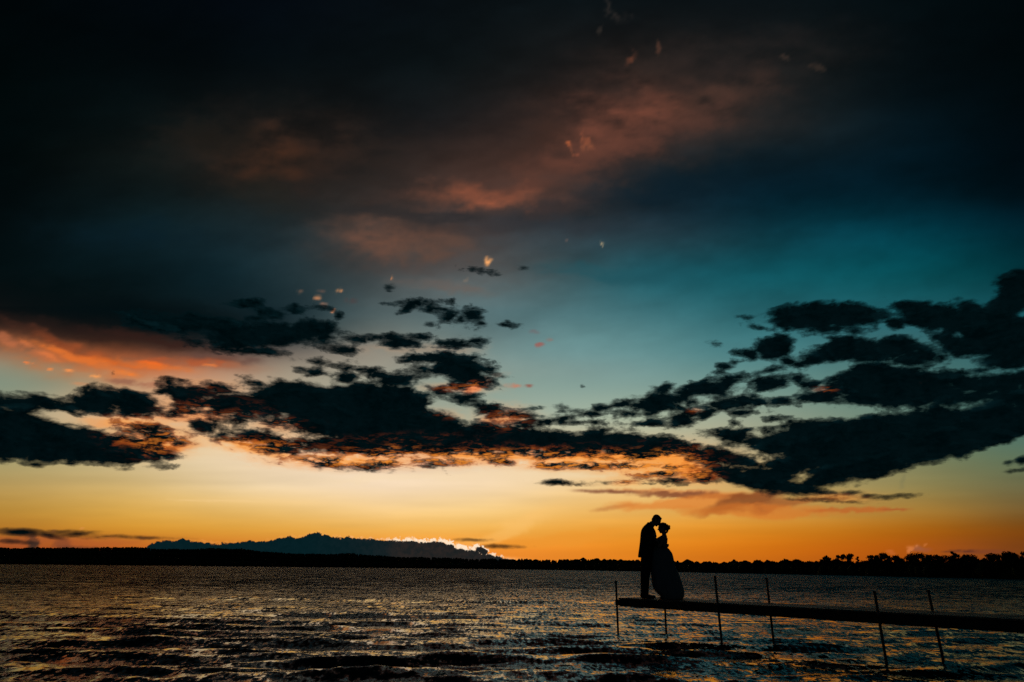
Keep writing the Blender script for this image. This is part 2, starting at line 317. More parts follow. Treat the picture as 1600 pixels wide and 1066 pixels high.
# cumulus layer: signed distance in degrees-like units from a union of lumps
CLOUD = [
 (45,635,85,19,3),(20,652,60,22,0),(195,625,70,18,8),(145,632,50,15,0),(215,637,50,12,5),(60,690,115,35,2),(150,698,70,26,8),(15,680,60,38,0),(200,702,60,18,0),(235,690,52,10,-3),(280,693,20,3.5,0),(225,671,40,7,5),(255,708,30,5,4),
 (300,611,48,11,5),(345,606,36,9,8),(320,630,60,13,0),(290,643,46,8,0),(370,633,75,19,0),(425,640,50,24,0),(322,664,24,9,10),(355,675,16,6,0),
 (470,622,80,28,8),(560,628,100,29,3),(620,622,56,22,10),(530,658,150,30,3),(425,684,80,12,12),(640,662,86,30,5),(700,690,100,22,0),(600,692,120,18,3),(520,702,80,9,6),(405,600,30,7,8),(390,694,50,7,10),(420,690,70,10,12),(470,704,60,9,10),(560,708,70,9,4),(640,705,60,9,0),(365,655,40,7,5),(350,640,40,12,0),(300,622,50,9,0),(265,612,24,7,0),(450,705,80,10,9),(600,712,110,9,2),(740,712,90,8,-2),(860,700,100,16,0),(980,704,80,12,4),(700,570,66,20,5),(640,590,50,11,-8),(735,595,40,12,10),(760,640,40,8,10),(810,650,34,7,0),(720,622,24,7,10),(740,700,80,12,0),(830,706,80,8,0),
 (540,728,66,4.5,5),(500,724,26,4,10),(650,726,34,4,0),(600,722,26,6,0),(720,722,36,5,-3),(640,711,18,4,0),(575,733,40,3,2),
 (440,520,92,17,0),(385,530,90,14,0),(480,512,44,11,0),(395,549,42,7,3),(540,547,24,5,8),(300,505,90,14,5),
 (585,528,46,7,0),(625,537,40,10,5),(708,540,32,8,0),(748,533,15,5,-10),(660,527,20,6,0),
 (680,563,54,15,0),(648,584,42,9,-8),(722,588,38,13,10),(700,575,60,13,5),(747,575,26,7,15),(690,612,30,7,15),(765,583,14,4,5),(720,604,18,7,0),
 (500,567,27,4.5,8),(495,582,22,6,10),(560,577,34,6,8),(590,586,20,5,10),(470,577,11,5,0),(540,592,16,7,0),
 (655,473,24,4,0),(638,481,13,5,-20),(685,483,19,5,0),(699,493,13,7,0),(736,493,17,11,-10),(752,508,13,6,10),(795,508,13,3,0),(720,500,10,5,0),(675,507,8,3,0),
 (498,479,13,4.5,8),(455,484,16,4,3),(425,489,19,7,10),(385,473,22,5,0),(400,497,20,4,0),(461,477,6,3,0),(608,450,10,5,0),(758,424,16,2.6,5),(740,421,5,2.4,0),(814,419,8,4,0),(530,495,5,4,0),
 (800,690,70,22,0),(880,692,100,22,3),(960,691,80,21,4),(1040,698,70,16,10),(1110,714,58,17,12),(1170,735,70,26,12),(1230,755,58,18,5),(800,664,50,9,-5),(770,650,24,8,0),(775,672,50,12,0),
 (878,655,44,5,-10),(905,661,36,3.5,0),(880,636,13,3.4,5),(905,643,20,4,3),(828,639,13,2.6,-5),(930,646,12,3,10),(770,645,14,9,0),
 (790,722,48,4.5,5),(850,728,30,4.5,0),(920,728,34,5.5,3),(985,727,50,4.5,0),(1060,729,26,4,0),(1035,740,24,3.4,0),(1052,751,20,4.5,0),(1100,745,30,8,10),(1000,716,18,3,0),(940,715,20,3,0),(1010,742,8,2,0),
 (870,754,19,2.4,2),(980,754,15,1.6,0),
 (970,629,27,7,-15),(940,637,18,5,-8),(1030,630,50,17,-10),(1038,610,22,12,-20),(1000,646,35,7,0),(1060,655,25,9,0),(1100,614,52,19,-10),(1130,600,32,11,-20),(1200,599,35,10,-14),(1140,628,46,11,-5),(1182,627,11,5,0),(1098,645,30,9,-10),(1018,662,14,3,0),(1160,645,18,4,0),
 (1290,495,92,23,-2),(1250,503,52,15,5),(1330,488,52,17,3),(1300,514,50,9,0),(1235,492,26,7,-8),
 (1420,480,30,9,10),(1480,500,72,22,10),(1540,522,90,42,5),(1585,468,60,26,-22),(1515,478,22,12,0),(1575,548,60,32,0),(1606,440,50,20,-10),(1400,505,16,9,0),
 (1207,543,33,18,-18),(1175,555,22,8,0),(1205,577,20,5,-10),(1232,565,10,6,0),
 (1312,543,48,14,-12),(1268,563,30,9,-15),(1385,543,72,16,0),(1430,560,40,12,0),(1345,555,60,10,-3),
 (1340,593,56,20,-10),(1405,600,100,27,3),(1290,622,46,11,0),(1380,622,92,16,0),(1268,604,20,7,-15),(1470,615,60,17,5),(1460,588,30,14,0),(1222,625,14,5,0),(1250,590,14,5,0),
 (1545,598,82,20,0),(1560,635,120,30,0),(1485,648,60,18,0),(1650,560,70,90,0),
 (1150,681,36,8,5),(1200,690,60,15,0),(1300,679,120,25,-3),(1400,670,120,26,-5),(1330,708,170,30,-3),(1480,688,90,27,-10),(1540,676,72,22,-12),(1250,728,100,28,8),(1190,745,80,22,10),(1330,732,90,20,-8),(1290,750,52,9,-6),(1570,655,80,28,-5),(1420,713,70,13,-12),(1650,630,80,30,0),
 (1597,720,10,5,0),(1591,735,9,1.6,-8),(1578,722,5,2,0),(1385,777,20,1.8,-3),(1355,775,7,2.4,0),(1300,782,35,2.6,3),(1330,770,12,3,0),(1286,770,18,4,0),
 (1135,572,12,4,0),(1148,566,7,4,0),(1125,580,5,2,0),(1148,660,6,3,0),(1166,672,8,3.4,0),(1190,512,14,2,10),(1168,496,7,1.8,0),(1212,655,10,2,-5),(1115,538,4,1.5,0),(912,605,0.1,0.1,0),
 (30,832,34,4.6,2),(74,836,16,3.4,12),(20,846,18,2.2,3),(125,834,20,2.6,-3),(94,831,8,1,0),(165,838,16,1.4,0),(205,839,22,.8,2),(153,841,7,1,0),(247,731,8,1.4,0),(195,734,5,1,0),(770,854,9,.9,0),(793,854,8,.8,0),(738,844,6,.7,0),
 (280,594,18,3,5),(178,586,1,1,0),
]
HOLE = [(100,652,44,5,8),(160,663,44,5,10),(430,672,44,6,12),(480,680,20,4,10),(560,716,90,4,4),(450,712,30,3,6),(690,714,80,3,0),(1188,720,8,5,20),(1254,745,10,4,-15),(1480,566,34,6,-10),(1455,576,16,5,-20),(1440,520,16,3,0),(1380,522,20,4,0),(1278,585,24,6,-25),(1370,640,70,3,-2),
        (1560,580,40,4,-5),(1130,700,30,3,12),(1160,702,30,4,14),(330,652,34,3,0),(70,722,24,1.6,0),(1105,622,9,3,0),(1078,640,16,3,-5),(655,548,30,4,0),(640,570,26,4,0),(775,662,14,3,0),(1000,722,60,2,2),(860,720,60,1.6,3),(1500,524,10,3,0)]
sd = np.full(GX.shape, -40.0)
U = GX + 9 * fbm(GX / 34, GY / 17, 4, 0.6); V = GY + 5 * fbm(GX / 30 + 7, GY / 15 + 3, 4, 0.6)
for (cx, cy, rx, ry_, rot) in CLOUD:
    small = ry_ < 6
    X, Y = (GX + (U - GX) * .3, GY + (V - GY) * .25) if small else (U, V)
    d = edist(cx, cy, rx, ry_, rot, X, Y)
    sd = np.maximum(sd, (1 - d) * min(rx, ry_) * (1.5 if small else 1.15))
for (cx, cy, rx, ry_, rot) in HOLE:
    d = edist(cx, cy, rx, ry_, rot, GX + (wx - GX) * 1.3, GY + (wy - GY) * 1.2)
    sd = np.minimum(sd, (d - 1.1) * min(rx, ry_) * 1.1)
cover = np.clip((sd + 4.3) / 15.0, -1.3, 1.25)

GLOW = [(640,700,180,24,.6),(860,712,200,20,.8),(1010,718,110,26,1.1),(400,696,90,18,.8),(240,690,90,26,.8),(370,640,80,24,.35),(560,718,170,16,1),(740,716,150,14,1),(905,722,130,14,1.1),(1015,726,100,24,1.15),(1085,742,50,16,.8),(235,698,75,16,.75),(395,694,80,12,.8),(310,640,80,22,.42),(330,606,70,14,.3),(650,690,70,18,.45),
        (790,655,50,24,.5),(1288,608,26,7,.5),(715,606,60,9,.5),(745,600,30,8,.6),(210,660,80,14,.6),(450,662,60,12,.5),(690,650,40,12,.35),(620,700,60,10,.6),(1310,778,60,10,.45),(1088,641,16,6,.5),(700,545,60,12,.2),(640,545,80,8,.15),(1445,598,12,5,.3),(980,754,30,6,.7),(50,840,120,10,.0)]
glow = np.zeros_like(GX)
for (cx, cy, rx, ry_, w) in GLOW:
    glow = np.maximum(glow, w * np.exp(-1.1 * edist(cx, cy, rx, ry_, 0, WX * .3 + GX * .7, GY + (WY - GY) * .3) ** 2.4))

# cloud bank low on the horizon: height below its top edge
BK = [(150,900),(215,868),(232,853),(240,846),(262,843),(285,842.5),(300,845),(330,847),(345,848.5),(365,847),(400,845),(425,844),(440,840),(452,837),(466,840),(480,835),(492,832.5),(500,832),(512,835),(530,839),(550,838),(575,842),(600,843.5),(622,845),(640,845),(668,845.5),(690,846),(705,850),(712,856),(722,857),(730,861),(738,860),(744,861),(760,865),(775,868),(790,873),(830,880),(1960,915)]
bx = [q[0] for q in BK]; by = [q[1] for q in BK]
bank = np.clip((GY - np.interp(GX, bx, by)) / 20.0, -1, 1.5)
peak = 1 - edist(753, 861, 11, 6, 30, GX + (wx - GX) * .6, GY + (wy - GY) * .8)
bank = np.maximum(bank, np.clip(peak * 10 / 20, -1, 1))
# bright silver lining just outside the bank's edge, strongest over the hidden sun
rx_ = [260, 330, 400, 470, 500, 540, 600, 622, 700, 745, 790, 830]
rv = [0.0, .2, .1, .35, .45, .5, .65, 1.0, 1.25, 1.1, .75, 0.0]
rim = np.interp(GX, rx_, rv) * (GY > 800)
rimw = np.interp(GX, [400, 600, 622, 640, 670, 700, 730, 760, 800], [.8, 1.2, 4.0, 4.4, 2.2, 5.5, 6.5, 2.0, 1.2]) / 20.0

AZ = np.radians(np.concatenate([np.arange(-180, -48, 3.0), np.arange(-48, 48.01, 0.12), np.arange(51, 180.1, 3.0)]))
EL = np.radians(np.concatenate([np.arange(-1.0, 0, .5), np.arange(0, 20, 0.1), np.arange(20, 58, 0.2), np.arange(58, 90.1, 2.0)]))
AA, EE = np.meshgrid(AZ, EL)
D = np.stack([np.sin(AA) * np.cos(EE), np.cos(AA) * np.cos(EE), np.sin(EE)], -1).reshape(-1, 3)
Lc = D @ M3                                # direction in the lens frame of the reference view
front = -Lc[:, 2]
fz = np.maximum(front, 0.12)
PX = np.clip(800 + F_PX * Lc[:, 0] / fz, CX0, CX1 - CS); PY = np.clip(533 - F_PX * Lc[:, 1] / fz, CY0, CY1 - CS)
def sample(img):
    u = (PX - CX0) / CS; v = (PY - CY0) / CS
    ui = np.minimum(u.astype(int), img.shape[1] - 2); vi = np.minimum(v.astype(int), img.shape[0] - 2)
    fu = u - ui; fv = v - vi
    if img.ndim == 3: fu = fu[:, None]; fv = fv[:, None]
    return (img[vi, ui] * (1 - fu) + img[vi, ui + 1] * fu) * (1 - fv) + (img[vi + 1, ui] * (1 - fu) + img[vi + 1, ui + 1] * fu) * fv
w = np.clip((front - 0.30) / 0.35, 0, 1); w = w * w * (3 - 2 * w)      # away from the sunset the sky is plain dusk
elv = EE.ravel()
dusk = np.stack([6 + 22 * np.exp(-elv / .12), 16 + 20 * np.exp(-elv / .15), 22 + 18 * np.exp(-elv / .2)], -1)
colv = lin(sample(canvas) * w[:, None] + dusk * (1 - w[:, None]))
cov = sample(cover) * w - (1 - w)
na, ne = len(AZ), len(EL)
idx = np.arange(na * ne).reshape(ne, na)
faces = np.stack([idx[:-1, :-1], idx[1:, :-1], idx[1:, 1:], idx[:-1, 1:]], -1).reshape(-1, 4)
R_SKY = 24000.0
me = mesh_np('sky', D * R_SKY, faces)
def fattr(me, name, arr):
    at = me.attributes.new(name, 'FLOAT', 'POINT'); at.data.foreach_set('value', arr.astype(np.float32))
ca = me.attributes.new('air', 'FLOAT_COLOR', 'POINT')
ca.data.foreach_set('color', np.concatenate([colv, np.ones((len(colv), 1))], 1).astype(np.float32).ravel())
fattr(me, 'cover', cov); fattr(me, 'glow', sample(glow) * w); fattr(me, 'bank', sample(bank) * w - (1 - w))
fattr(me, 'rim', sample(rim) * w); fattr(me, 'rimw', sample(rimw))

t = NT('evening_sky')
tc = t.new('ShaderNodeTexCoord').outputs['Object']
dr = t.vmath('NORMALIZE', tc)
st1 = t.vmath('MULTIPLY', dr, (1.0, 1.0, 2.1))
st2 = t.vmath('MULTIPLY', dr, (1.0, 1.0, 4.2))
nA = t.math('SUBTRACT', t.noise(st1, 28, 8, 0.57, 0.3), 0.5)
st0 = t.vmath('MULTIPLY', dr, (1.0, 1.0, 1.45))
nB = t.math('SUBTRACT', t.noise(st0, 105, 6, 0.6, 0.2), 0.5)
nM = t.math('SUBTRACT', t.noise(st1, 17, 4, 0.6, 0.2), 0.5)
nS = t.math('SUBTRACT', t.noise(st2, 50, 6, 0.58, 0.3), 0.5)
glow_a = t.attr('glow')
zsep = t.new('ShaderNodeSeparateXYZ'); t.put(zsep.inputs[0], dr)
low = t.math('ADD', 0.3, t.math('MULTIPLY', t.step(zsep.outputs[2], 0.05, 0.15), 0.7))   # clouds near the horizon are far off and small
rag = t.step(nM, -0.14, 0.12)            # some edges are ragged, others smooth
dens = t.math('ADD', t.attr('cover'), t.math('MULTIPLY', low, t.math('ADD', t.math('MULTIPLY', nM, 1.2), t.math('ADD', t.math('MULTIPLY', nA, 1.9), t.math('ADD', t.math('MULTIPLY', nS, 0.7), t.math('MULTIPLY', nB, t.math('SUBTRACT', t.math('ADD', t.math('MULTIPLY', rag, 0.6), 0.25), t.math('MULTIPLY', glow_a, 0.25))))))))
dens = t.math('ADD', dens, t.math('MULTIPLY', t.math('MULTIPLY', nS, glow_a), 1.9))
# where the low sun still reaches the base of the cloud it breaks up into bright streaks
streak = t.step(t.math('ADD', nS, t.math('MULTIPLY', nB, .25)), -0.01, 0.15)
dens2 = t.math('SUBTRACT', dens, t.math('MULTIPLY', t.math('MULTIPLY', streak, glow_a), 0.25))
alpha = t.step(dens2, t.math('SUBTRACT', t.math('MULTIPLY', rag, 0.06), 0.14), t.math('ADD', t.math('MULTIPLY', rag, -0.12), 0.34))
thick = t.step(dens2, 0.03, 0.60)
air = t.attr('air', True)
thin = t.mix(0.62, air, rgba(2, 21, 25))
st1u = t.vmath('ADD', st1, (0.0, 0.0, 0.013))
emb = t.math('SUBTRACT', nA, t.math('SUBTRACT', t.noise(st1u, 28, 8, 0.57, 0.3), 0.5))
core = t.mix(t.step(t.math('ADD', nA, t.math('MULTIPLY', nB, .5)), -0.16, 0.22), rgba(2, 15, 18), rgba(0, 8, 10))
core = t.mix(t.math('MULTIPLY', t.step(emb, 0.0, 0.2), t.math('SUBTRACT', 0.6, t.math('MULTIPLY', t.step(dens2, .3, 1.2), 0.42))), core, rgba(9, 34, 39))
body = t.mix(thick, thin, core)
lit = t.mix(t.step(t.math('ADD', glow_a, t.math('MULTIPLY', nS, 1.5)), 0.35, 1.3), rgba(184, 80, 28), rgba(255, 152, 52))
litf = t.math('MULTIPLY', t.step(glow_a, 0.08, 0.9), t.math('MAXIMUM', t.math('SUBTRACT', 1.0, t.step(dens2, 0.06, 0.5)), t.math('MULTIPLY', t.math('MAXIMUM', t.math('MULTIPLY', streak, 0.8), t.math('MULTIPLY', t.step(emb, -0.04, -0.18), 0.75)), t.math('SUBTRACT', 1.0, t.step(dens2, .45, 1.5)))), clamp=True)
body = t.mix(litf, body, lit)
skyc = t.mix(alpha, air, body)
# halo: the veil just under a lit cloud edge
halo = t.math('MULTIPLY', t.math('MULTIPLY', t.step(dens2, -0.75, 0.0), t.math('SUBTRACT', 1.0, alpha)), t.math('MULTIPLY', glow_a, 0.8), clamp=True)
skyc = t.mix(halo, skyc, rgba(250, 162, 70))
# cloud bank
nC = t.math('SUBTRACT', t.noise(dr, 150, 7, 0.66, 0.4), 0.5)
nD = t.math('SUBTRACT', t.noise(dr, 60, 3, 0.5, 0.0), 0.5)
bk = t.math('ADD', t.attr('bank'), t.math('ADD', t.math('MULTIPLY', nC, 0.7), t.math('MULTIPLY', nD, 0.4)))
nE = t.math('SUBTRACT', t.noise(t.vmath('ADD', dr, (3.1, .7, .2)), 210, 5, 0.6, 0.5), 0.5)
rimf = t.math('MULTIPLY', t.step(t.math('ADD', t.math('ADD', t.attr('bank'), t.math('MULTIPLY', nE, 1.15)), t.attr('rimw')), -0.08, 0.14), t.attr('rim'))
rimf = t.math('MULTIPLY', rimf, t.math('ADD', t.step(nE, -0.2, 0.1), 0.2), clamp=True)
rcol = t.mix(t.step(t.attr('rim'), 0.4, 1.0), rgba(250, 170, 90), rgba(255, 228, 196))
skyc = t.mix(rimf, skyc, rcol)
bcol = t.mix(t.step(t.attr('rim'), 0.35, 1.1), rgba(7, 31, 36), rgba(42, 37, 35))
bcol = t.mix(t.math('MULTIPLY', t.step(nC, -.12, .15), 0.5), bcol, rgba(3, 26, 30))
skyc = t.mix(t.step(bk, -0.01, 0.09), skyc, bcol)
em = t.new('ShaderNodeEmission')
t.put(em.inputs['Color'], skyc)
em.inputs['Strength'].default_value = 1.0
msky = t.surface(em.outputs[0])
msky.cycles.emission_sampling = 'NONE'
sky = link('sky', me, msky, smooth=True)
tag(sky, kind='structure')
sky.visible_shadow = False         # the air does not stop the sun
del GX, GY, WX, WY, wx, wy, U, V, canvas

# ------------------------------------------------------------------ WATER
def build_water():
    th = np.radians(np.concatenate([np.arange(-180, -50, 4.0), np.arange(-50, 50.01, 0.085), np.arange(54, 181, 4.0)]))
    u = np.linspace(1 / 2.2, 1 / 260.0, 520)
    r = np.concatenate([[0.02], 1 / u, np.geomspace(280, 23900, 26)])
    TH, RR = np.meshgrid(th, r)
    X = RR * np.sin(TH); Y = RR * np.cos(TH)
    drr = np.gradient(r)[:, None] * np.ones_like(TH)
    Z = np.zeros_like(X); DX = np.zeros_like(X); DY = np.zeros_like(X)
    wr = np.random.default_rng(5)
    def add(lam, ang, a, ph, env=1.0):
        nonlocal Z, DX, DY
        k = 2 * math.pi / lam
        kx, ky = math.sin(ang) * k, math.cos(ang) * k
        fade = np.clip((lam / drr - 1.6) / 2.0, 0, 1)
        p = kx * X + ky * Y + ph
        c = np.cos(p)
        Z += a * env * fade * c
        q = 0.75 * a * env * fade * np.sin(p)
        DX -= q * math.sin(ang); DY -= q * math.cos(ang)
    # wind sea running in towards the viewer, crests nearly across the picture
    e1 = 0.25 + 0.8 * np.clip(fbm(X / 13 + 3.7, Y / 4 + 1.2, 2) + 0.2, 0, 1)
    for i in range(10):
        add(wr.uniform(1.7, 2.6), math.radians(wr.normal(3, 2.2)), wr.uniform(.010, .018), wr.uniform(0, 6.28), e1)
    # single swells: (photo column, row, half length, wavelength, height, turn in degrees)
    for (px, py, hl, lam, a, tr_) in [(420, 1003, 2.6, 1.9, .075, -4), (300, 1022, 2.0, 1.5, .05, -6), (720, 1030, 2.6, 1.5, .06, -5), (520, 962, 2.6, 1.7, .05, -2), (860, 975, 3.0, 1.9, .04, 3), (150, 985, 2.2, 1.7, .05, 2), (1120, 1020, 2.0, 1.4, .045, 3), (620, 1055, 1.6, 1.2, .05, -6), (1290, 1010, 2.0, 1.4, .03, -4), (330, 935, 4.0, 2.4, .05, 2), (760, 940, 4.0, 2.4, .05, 0)]:
        c0 = on_plane(px, py, 0); a_ = math.radians(tr_)
        uu = (X - c0.x) * math.cos(a_) - (Y - c0.y) * math.sin(a_); vv = (X - c0.x) * math.sin(a_) + (Y - c0.y) * math.cos(a_)
        vv = vv + .25 * np.sin(uu * 1.1 + px) + .1 * np.sin(uu * 2.7 + py)
        Z += a * 1.1 * np.exp(-(uu / (hl * 1.7)) ** 2) * np.exp(-(vv / (lam * .55)) ** 2) * np.cos(2 * math.pi * vv / lam)
    for i in range(26):
        lam = wr.uniform(.7, 1.7)
        add(lam, math.radians(wr.normal(4, 26)), lam * wr.uniform(.0026, .0058), wr.uniform(0, 6.28))
    for i in range(44):
        lam = wr.uniform(.22, .7)
        add(lam, math.radians(wr.normal(0, 42)), lam * wr.uniform(.003, .0062), wr.uniform(0, 6.28))
    ok = (np.abs(TH) < math.radians(70)) & (RR > 1.5)
    Z *= ok; DX *= ok; DY *= ok
    P = np.stack([X + DX, Y + DY, Z], -1).reshape(-1, 3)
    n_a, n_r = len(th), len(r)
    idx = np.arange(n_a * n_r).reshape(n_r, n_a)
    F = np.stack([idx[:-1, :-1], idx[:-1, 1:], idx[1:, 1:], idx[1:, :-1]], -1).reshape(-1, 4)
    F = F[:, ::-1]
    return mesh_np('water', P, F)
t = NT('lake_water')
tc = t.new('ShaderNodeTexCoord').outputs['Object']
vr = t.new('ShaderNodeVectorRotate'); vr.rotation_type = 'Z_AXIS'
t.put(vr.inputs['Vector'], tc); vr.inputs['Angle'].default_value = math.radians(-6)
wv = t.vmath('MULTIPLY', vr.outputs[0], (0.55, 1.0, 1.0))

# ripples too small to be mesh: their slopes are added to the wave surface's normal; the wind drives them
# towards the shore, so the fronts (facing -y) are steeper than the backs
dist = t.new('ShaderNodeVectorMath', operation='LENGTH'); t.put(dist.inputs[0], tc)
far = t.step(dist.outputs['Value'], 6.0, 75.0)
def slopes(scale, detail, amp, rough=.6):
    c = t.noise(wv, scale, detail, rough, 0.6, out='Color')
    c = t.vmath('SUBTRACT', c, (.5, .5, .5))
    return t.vmath('MULTIPLY', c, (amp * .8, amp, 0.0))
wf = t.vmath('MULTIPLY', tc, (1.9, 1.0, 1.0))           # short-crested chop
wq = t.vmath('MULTIPLY', tc, (7.0, 0.9, 1.0))           # wind streaks of fine chop that still read far out
def slopes2(vec, scale, detail, amp):
    c = t.noise(vec, scale, detail, .6, 0.3, out='Color')
    return t.vmath('MULTIPLY', t.vmath('SUBTRACT', c, (.5, .5, .5)), (amp * .8, amp, 0.0))
far2 = t.step(dist.outputs['Value'], 9.0, 45.0)
sq = t.new('ShaderNodeVectorMath', operation='SCALE'); t.put(sq.inputs[0], slopes2(wq, 1.6, 2, 1.15)); t.put(sq.inputs['Scale'], t.math('ADD', t.math('MULTIPLY', far2, 0.75), 0.25))
sl = t.vmath('ADD', slopes2(t.vmath('MULTIPLY', tc, (.4, 1.0, 1.0)), 2.6, 3, 0.85), t.vmath('ADD', slopes2(wf, 7.5, 3, 0.8), t.vmath('ADD', sq.outputs[0], slopes(47.0, 2, 0.15))))
big = t.vmath('MULTIPLY', slopes(0.5, 4, 0.75), (0.5, 1.0, 0.0))
sc = t.new('ShaderNodeVectorMath', operation='SCALE'); t.put(sc.inputs[0], big); t.put(sc.inputs['Scale'], far)
sl = t.vmath('ADD', sl, sc.outputs[0])
cb = t.new('ShaderNodeCombineXYZ'); t.put(cb.inputs[1], t.math('SUBTRACT', t.math('MULTIPLY', far, -0.285), 0.045))
sl = t.vmath('ADD', sl, cb.outputs[0])
ge = t.new('ShaderNodeNewGeometry')
nrmv = t.vmath('NORMALIZE', t.vmath('ADD', ge.outputs['Normal'], sl))
p = t.new('ShaderNodeBsdfPrincipled')
p.inputs['Base Color'].default_value = (0.001, 0.006, 0.007, 1)
p.inputs['Roughness'].default_value = 0.06
p.inputs['IOR'].default_value = 1.333
t.put(p.inputs['Normal'], nrmv)
mwater = t.surface(p.outputs[0])
water = link('water', build_water(), mwater, smooth=True)
tag(water, kind='structure')

# ------------------------------------------------------------------ FAR SHORE
SH_X = [-500, 0, 300, 500, 800, 950, 1100, 1250, 1350, 1450, 1600, 1800, 2200]
SH_D = [2300, 2500, 2900, 3000, 1700, 1000, 540, 400, 330, 280, 240, 200, 160]
def shore_dist(px): return float(np.interp(px, SH_X, SH_D))
# skyline of the wooded shore (photo rows), by column
SK_X = [-500, 0, 60, 200, 250, 290, 330, 375, 400, 425, 450, 500, 545, 575, 600, 640, 700, 760, 800, 870, 940, 1000, 1060, 1100, 1180, 1250, 1290, 1320, 1400, 1500, 1600, 1800, 2200]
SK_Y = [852, 855, 855.5, 854.5, 857, 857.5, 856.5, 857, 860, 862.5, 864.5, 865, 864.5, 867, 868.5, 870, 871.5, 872.5, 873.5, 873.5, 873, 874, 876, 876.5, 876, 876, 877, 878, 878, 878, 877, 875, 870]
def col_azimuth(px):
    d = ray(px, 881 + 0.01 * px); return math.atan2(d[0], d[1])
m_hill = matte('dark_shore_earth', (0.012, 0.016, 0.012), 1.0, 0.4, 0.02, spec=0.0)
V, F = [], []
cols = list(np.arange(-480, 2180, 10.0))
prof = [(0.0, -0.6), (0.0, 0.15), (6.0, 0.8), (0.04, 0.25), (0.10, 0.62), (0.17, 0.9), (0.24, 1.0), (0.4, 0.9), (0.7, 0.5), (1.0, -0.1)]
hill_rows = []
for px in cols:
    D0 = shore_dist(px); az = col_azimuth(px)
    top = height_at(px, np.interp(px, SK_X, SK_Y), D0 * 1.24) 
    tree_h = 11.0 if px < 1000 else np.interp(px, [1000, 1600], [9.0, 4.5])
    g = max(0.8, top - tree_h)
    row = []
    for i, (a, b) in enumerate(prof):
        d = D0 + a if i < 3 else D0 * (1 + a)
        z = b if i < 3 else g * b
        row.append((math.sin(az) * d, math.cos(az) * d, z))
    hill_rows.append((px, az, D0, g, top)); V += row
npf = len(prof)
for i in range(len(cols) - 1):
    for j in range(npf - 1):
        a = i * npf + j; F.append((a, a + npf, a + npf + 1, a + 1))
hills = link('hills', mesh_np('hills', V, F), m_hill, smooth=True)
tag(hills, kind='structure')

def ground_z(px, D):
    D0 = shore_dist(px)
    g = np.interp(px, cols, [h[3] for h in hill_rows])
    xs = [0, 6.0 / D0, 0.04, 0.10, 0.17, 0.24, 0.4, 0.7]
    zs = [0.15, 0.8, g * .25, g * .62, g * .9, g, g * .9, g * .5]
    return float(np.interp(D / D0 - 1, xs, zs))

m_leaf = matte('dark_foliage', (0.03, 0.045, 0.02), 0.9, 0.5, 0.8, spec=0.05)
m_bark = matte('dark_bark', (0.05, 0.04, 0.03), 0.9, 0.4, 5.0, spec=0.05)

class Soup:
    """collects loose triangles and quads quickly"""
    def __init__(s): s.v = []; s.n = 0
    def leaf(s, c, size, rnd):
        # a small bent leaf-clump card: two triangles
        u = Vector((rnd.gauss(0, 1), rnd.gauss(0, 1), rnd.gauss(0, 1))).normalized()
        w_ = u.orthogonal().normalized()
        a = rnd.uniform(0, 6.28); w_ = (Matrix.Rotation(a, 3, u) @ w_)
        l = size * rnd.uniform(.6, 1.3); b = l * rnd.uniform(.35, .6)
        s.v += [c - w_ * l, c + u.cross(w_) * b, c + w_ * l + u * b * .4, c - u.cross(w_) * b]
        s.n += 1
    def mesh(s, name):
        v = np.array([tuple(p) for p in s.v], np.float32)
        return mesh_np(name, v, np.arange(len(v)).reshape(-1, 4))

# the wood on the far shore that reads as one dark mass
fr = random.Random(3)
V, F = [], []
def far_tree(x, y, z, h, w_, conifer):
    b = len(V); seg = 6; rings = 5 if conifer else 6
    rot = fr.uniform(0, 6)
    for i in range(rings):
        tt = i / (rings - 1)
        if conifer: rad = w_ * (1 - tt) ** 0.8 * fr.uniform(.8, 1.15)
        else: rad = w_ * math.sin(math.pi * min(1, .12 + .86 * tt)) ** .6 * fr.uniform(.75, 1.15)
        for k_ in range(seg):
            a = rot + k_ * 2 * math.pi / seg; rr = rad * fr.uniform(.75, 1.25) + .02
            V.append((x + rr * math.cos(a), y + rr * math.sin(a), z + h * tt + fr.uniform(-.05, .05) * h))
    for i in range(rings - 1):
        for k_ in range(seg):
            a0 = b + i * seg + k_; a1 = b + i * seg + (k_ + 1) % seg
            F.append((a0, a1, a1 + seg, a0 + seg))
px = -460.0
while px < 2150:
    D0 = shore_dist(px); az = col_azimuth(px)
    step = (5.5 if px < 1000 else 3.4) / D0 * F_PX
    rows = [0.005, .02, 0.05, .1, .16, .22, .25]
    for rr in rows:
        if fr.random() < .15: continue
        p_ = px + fr.uniform(-step, step); D = D0 * (1 + rr) + fr.uniform(2, 9)
        a = col_azimuth(p_)
        z = ground_z(p_, D)
        lim = height_at(p_, np.interp(p_, SK_X, SK_Y) + .9 * math.sin(p_ * .083) * math.sin(p_ * .031 + 1), D)
        h = (fr.uniform(.84, 1.04) if fr.random() < .96 else fr.uniform(1.05, 1.2)) * min(max(1.6, lim - z), 13.0)
        if px > 1050: h *= fr.uniform(.8, 1.05)
        far_tree(math.sin(a) * D, math.cos(a) * D, z - .4, h, h * fr.uniform(.36, .6), fr.random() < (.4 if 700 < px < 1000 else .08))
    px += step * 1.3
forest = link('forest', mesh_np('forest', V, F), m_leaf)
tag(forest, 'dark wood along the far shore of the lake', 'forest', kind='stuff')

